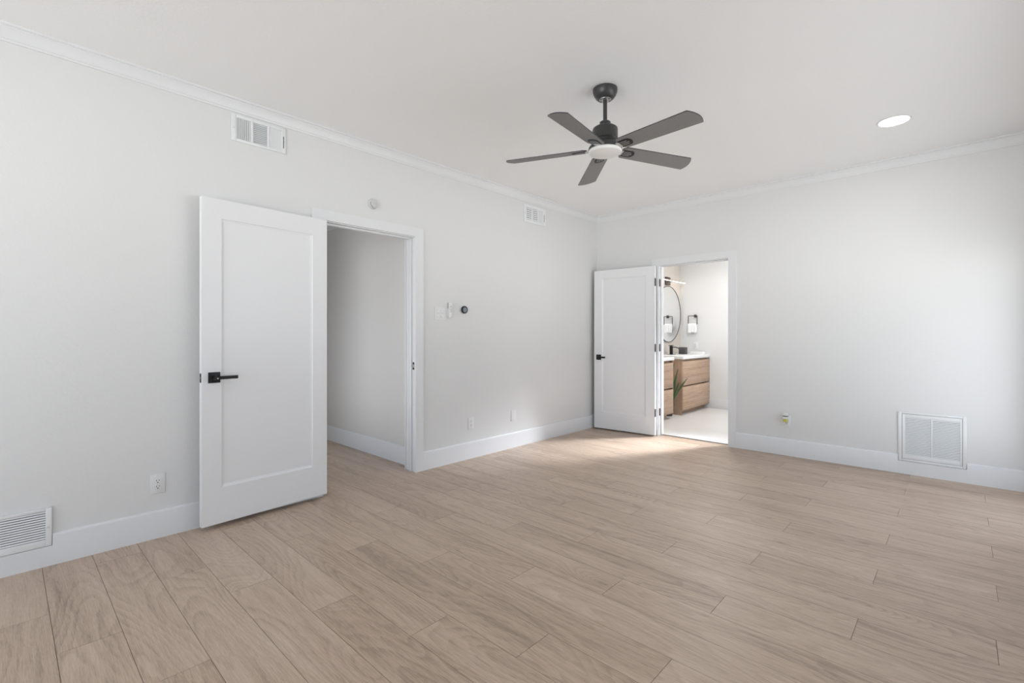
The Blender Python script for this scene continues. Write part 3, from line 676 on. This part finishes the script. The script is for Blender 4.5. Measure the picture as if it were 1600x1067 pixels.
for nm, y0, y1 in (('white countertop on the near oak vanity', 0.24, 1.228), ('white countertop on the far oak vanity', 1.525, 2.579)):
    b = MB(); b.box(0.001, VX + 0.010, y0, y1, 0.8345, 0.882, 0.003); o = b.build('countertop', 'quartz'); tag(o, nm, 'countertop', 'white quartz countertops')
mr = thing('round_mirror', 'round dark-framed mirror on the beige tile', 'mirror', (0.0, 2.090, 1.535))
RY = Matrix.Rotation(R(90), 4, 'Y')
b = MB(); b.lathe([(0.445, 0.0), (0.456, 0.0), (0.456, 0.024), (0.449, 0.024), (0.447, 0.018), (0.445, 0.0)], 96, M4=RY); tag(b.build('frame', 'bronze', mr), 'thin dark metal rim')
b = MB(); b.lathe([(0.0001, 0.019), (0.447, 0.019), (0.447, 0.004), (0.0001, 0.004)], 96, M4=RY); b.build('glass', 'mirror', mr)
sc = thing('wall_sconce', 'slim bar vanity light above the round mirror', 'wall light', (0.0, 2.060, 2.072))
b = MB(); b.box(0.0, 0.030, -0.075, 0.075, -0.066, 0.062, 0.002); b.box(0.025, 0.086, -0.03, 0.03, -0.018, 0.018, 0.002); tag(b.build('backplate', 'bronze', sc), 'dark square backplate')
b = MB(); b.box(0.085, 0.108, -0.475, 0.475, -0.003, 0.007, 0.001); tag(b.build('rail', 'copper', sc), 'copper coloured rail')
b = MB(); b.box(0.088, 0.105, -0.470, 0.470, -0.010, -0.003, 0.001); tag(b.build('light_strip', 'bar_light', sc), 'glowing strip')
fa = thing('faucet', 'black single-hole faucet on the far countertop', 'faucet', (0.110, 1.985, 0.882))
b = MB(); b.box(-0.045, 0.045, -0.055, 0.055, 0, 0.006, 0.002); b.build('base_plate', 'black', fa)
b = MB(); b.lathe([(0.0001, 0), (0.026, 0), (0.026, 0.135), (0.0001, 0.135)], 28); b.build('column', 'black', fa)
b = MB(); b.tube([(0.02, 0, 0.118), (0.06, 0, 0.120), (0.10, 0, 0.112), (0.13, 0, 0.096), (0.145, 0, 0.080)], 0.0075, 12); b.build('spout', 'black', fa)
b = MB(); b.box(-0.034, 0.034, -0.028, 0.028, 0.140, 0.150, 0.002); b.box(-0.012, 0.012, -0.012, 0.012, 0.134, 0.142); b.build('handle', 'black', fa)
tb = thing('tissue_box', 'dark grey cube box on the far countertop', 'box', (0.168, 2.300, 0.882))
b = MB(); b.box(-0.052, 0.052, -0.052, 0.052, 0, 0.112, 0.003); b.build('cover', 'darkgrey', tb)
b = MB(); b.box(-0.03, 0.03, -0.012, 0.012, 0.1115, 0.1135, 0.0005); b.build('opening', 'slot', tb)
tr_ = thing('towel_ring', 'dark open rectangular towel ring on the white bathroom wall', 'towel ring', (0.236, 2.58, 1.512))
b = MB(); b.box(0.006, 0.044, -0.020, 0, -0.024, 0.022, 0.002); b.box(0.016, 0.034, -0.05, -0.018, -0.010, 0.008, 0.002); b.build('mount', 'bronze', tr_)
b = MB(); s_ = 0.0055
for q in ((-0.083, 0.076, -s_, s_), ): b.box(q[0], q[1], -0.055, -0.044, q[2], q[3], 0.001)
b.box(-0.083, -0.072, -0.055, -0.044, -0.128, -s_, 0.001); b.box(0.065, 0.076, -0.055, -0.044, -0.128, -s_, 0.001); b.box(-0.083, 0.076, -0.055, -0.044, -0.139, -0.128, 0.001)
b.build('ring', 'bronze', tr_)
# hand towel hung over the bottom bar of the ring: one sheet, front drop, fold over the bar, back drop
tw = MB(); t = bmesh.new(); grid = []
prof_t = [(-0.066, -0.275), (-0.066, -0.235), (-0.065, -0.195), (-0.064, -0.155), (-0.0625, -0.138), (-0.058, -0.127), (-0.0495, -0.1235), (-0.041, -0.127), (-0.0365, -0.138), (-0.035, -0.155), (-0.034, -0.195), (-0.033, -0.235), (-0.033, -0.262)]
nx = 18
for y, z in prof_t:
    grid.append([t.verts.new((-0.078 + 0.137 * i / nx, y + 0.0022 * math.sin(i * 1.1) * min(1, max(0, (-0.135 - z) * 12)), z - 0.004 * math.sin(i * 0.5) * (1 if z < -0.25 else 0))) for i in range(nx + 1)])
for a, b_ in zip(grid, grid[1:]):
    for i in range(nx): t.faces.new((a[i], a[i + 1], b_[i + 1], b_[i]))
bmesh.ops.recalc_face_normals(t, faces=t.faces[:])
bmesh.ops.solidify(t, geom=t.faces[:], thickness=0.005)
bmesh.ops.recalc_face_normals(t, faces=t.faces[:])
tw._add(t)
tag(tw.build('hand_towel', 'towel', loc=(0.236, 2.58, 1.512), angle=80), 'white hand towel hanging in the towel ring', 'towel')
b = MB(); b.box(-0.037, 0.037, -0.006, 0, -0.0575, 0.0575, 0.002)
o = thing('outlet', 'white outlet plate above the far countertop', 'outlet', (0.26, 2.58, 1.02), 0, 'bathroom outlets'); b.build('cover_plate', 'plastic', o)
b = MB(); b.box(-0.0168, 0.0168, -0.008, -0.004, -0.0335, 0.0335, 0.001); b.build('receptacle', 'greyplastic', o)
b = MB(); b.box(-0.12, 0.10, -0.055, 0.055, 0.0, 0.018, 0.008, seg=3); b.box(-0.118, 0.098, -0.053, 0.054, 0.018, 0.036, 0.008, seg=3)
tag(b.build('folded_towel', 'towel', loc=(0.335, 2.500, 0.882)), 'white folded towel lying at the back of the far countertop', 'towel')

# potted plant between the vanities
pl = thing('potted_plant', 'green grassy plant in a dark pot between the oak vanities', 'plant', (0.325, 1.378, 0.0045))
b = MB(); b.lathe([(0.0001, 0), (0.072, 0), (0.085, 0.10), (0.092, 0.17), (0.085, 0.17), (0.080, 0.15), (0.0001, 0.148)], 36); b.build('pot', 'pot', pl)
b = MB(); b.lathe([(0.0001, 0.152), (0.079, 0.150), (0.079, 0.146), (0.0001, 0.146)], 24); b.build('soil', 'soil', pl)
def leaf(base, mid, tip, w, par=pl):
    t = bmesh.new(); base, mid, tip = Vector(base), Vector(mid), Vector(tip); nseg = 14
    prev = None
    dirv = (tip - base).normalized(); side = dirv.cross(Vector((0.85, -0.53, 0))).normalized()
    nrm = side.cross(dirv).normalized()
    L_, C_, R_ = [], [], []
    for i in range(nseg + 1):
        u = i / nseg; q = base * (1 - u) ** 2 + mid * 2 * u * (1 - u) + tip * u * u
        ww = w * (0.55 + 0.9 * u) * (1 - u) ** 0.55 * 1.1 + 0.0006
        L_.append(t.verts.new(q - side * ww)); C_.append(t.verts.new(q + nrm * ww * 0.35)); R_.append(t.verts.new(q + side * ww))
    for i in range(nseg):
        t.faces.new((L_[i], L_[i + 1], C_[i + 1], C_[i])); t.faces.new((C_[i], C_[i + 1], R_[i + 1], R_[i]))
    bmesh.ops.solidify(t, geom=t.faces[:], thickness=0.0012)
    mb = MB(); mb._add(t); return mb.build('leaf', 'leaf', par, angle=60)
lv = [((0.04, 0.00, 0.15), (0.12, 0.03, 0.34), (0.215, 0.235, 0.560), 0.017),
      ((0.03, 0.01, 0.15), (0.06, 0.03, 0.42), (0.115, 0.130, 0.700), 0.014),
      ((0.02, 0.01, 0.15), (0.05, 0.03, 0.45), (0.070, 0.080, 0.800), 0.015),
      ((0.01, 0.00, 0.15), (0.04, 0.03, 0.42), (0.050, 0.060, 0.815), 0.014),
      ((0.03, 0.02, 0.15), (0.09, 0.04, 0.32), (0.130, 0.130, 0.500), 0.016),
      ((0.03, 0.01, 0.15), (0.08, 0.05, 0.36), (0.095, 0.120, 0.620), 0.014),
      ((-0.02, 0.0, 0.15), (-0.05, 0.01, 0.35), (-0.10, 0.03, 0.66), 0.013),
      ((-0.02, 0.02, 0.15), (-0.04, 0.04, 0.30), (-0.12, 0.06, 0.52), 0.013),
      ((0.03, -0.02, 0.15), (0.07, -0.03, 0.36), (0.09, -0.05, 0.62), 0.013)]
for a in lv: leaf(*a)

# added bathroom ceiling downlights (unseen, put in to flood the small room)
for i, (x, y) in enumerate(((1.0, 1.35), (1.95, 1.60))):
    r_ = thing('recessed_light', 'added bathroom ceiling downlight ' + ('over the vanities' if i == 0 else 'near the window'), 'recessed light', (x, y, 2.6), 0, 'added bathroom downlights')
    b = MB(); b.lathe([(0.072, -0.001), (0.085, -0.001), (0.083, -0.005), (0.074, -0.006), (0.072, -0.001)], 40); b.build('trim_ring', 'plastic', r_)
    b = MB(); b.lathe([(0.0001, -0.004), (0.072, -0.004), (0.072, -0.001), (0.0001, -0.001)], 40); b.build('lens', 'lens_light', r_)
    area('added_bath_downlight', (x, y, 2.585), (0, 0, 0), 0.14, 0.14, 6.2 if i == 0 else 5.4, (1.0, 0.985, 0.965), shape='DISK')
area('recessed_downlight', (3.123, -0.946, H - 0.012), (0, 0, 0), 0.16, 0.16, 0.8, (1.0, 0.97, 0.92), shape='DISK')
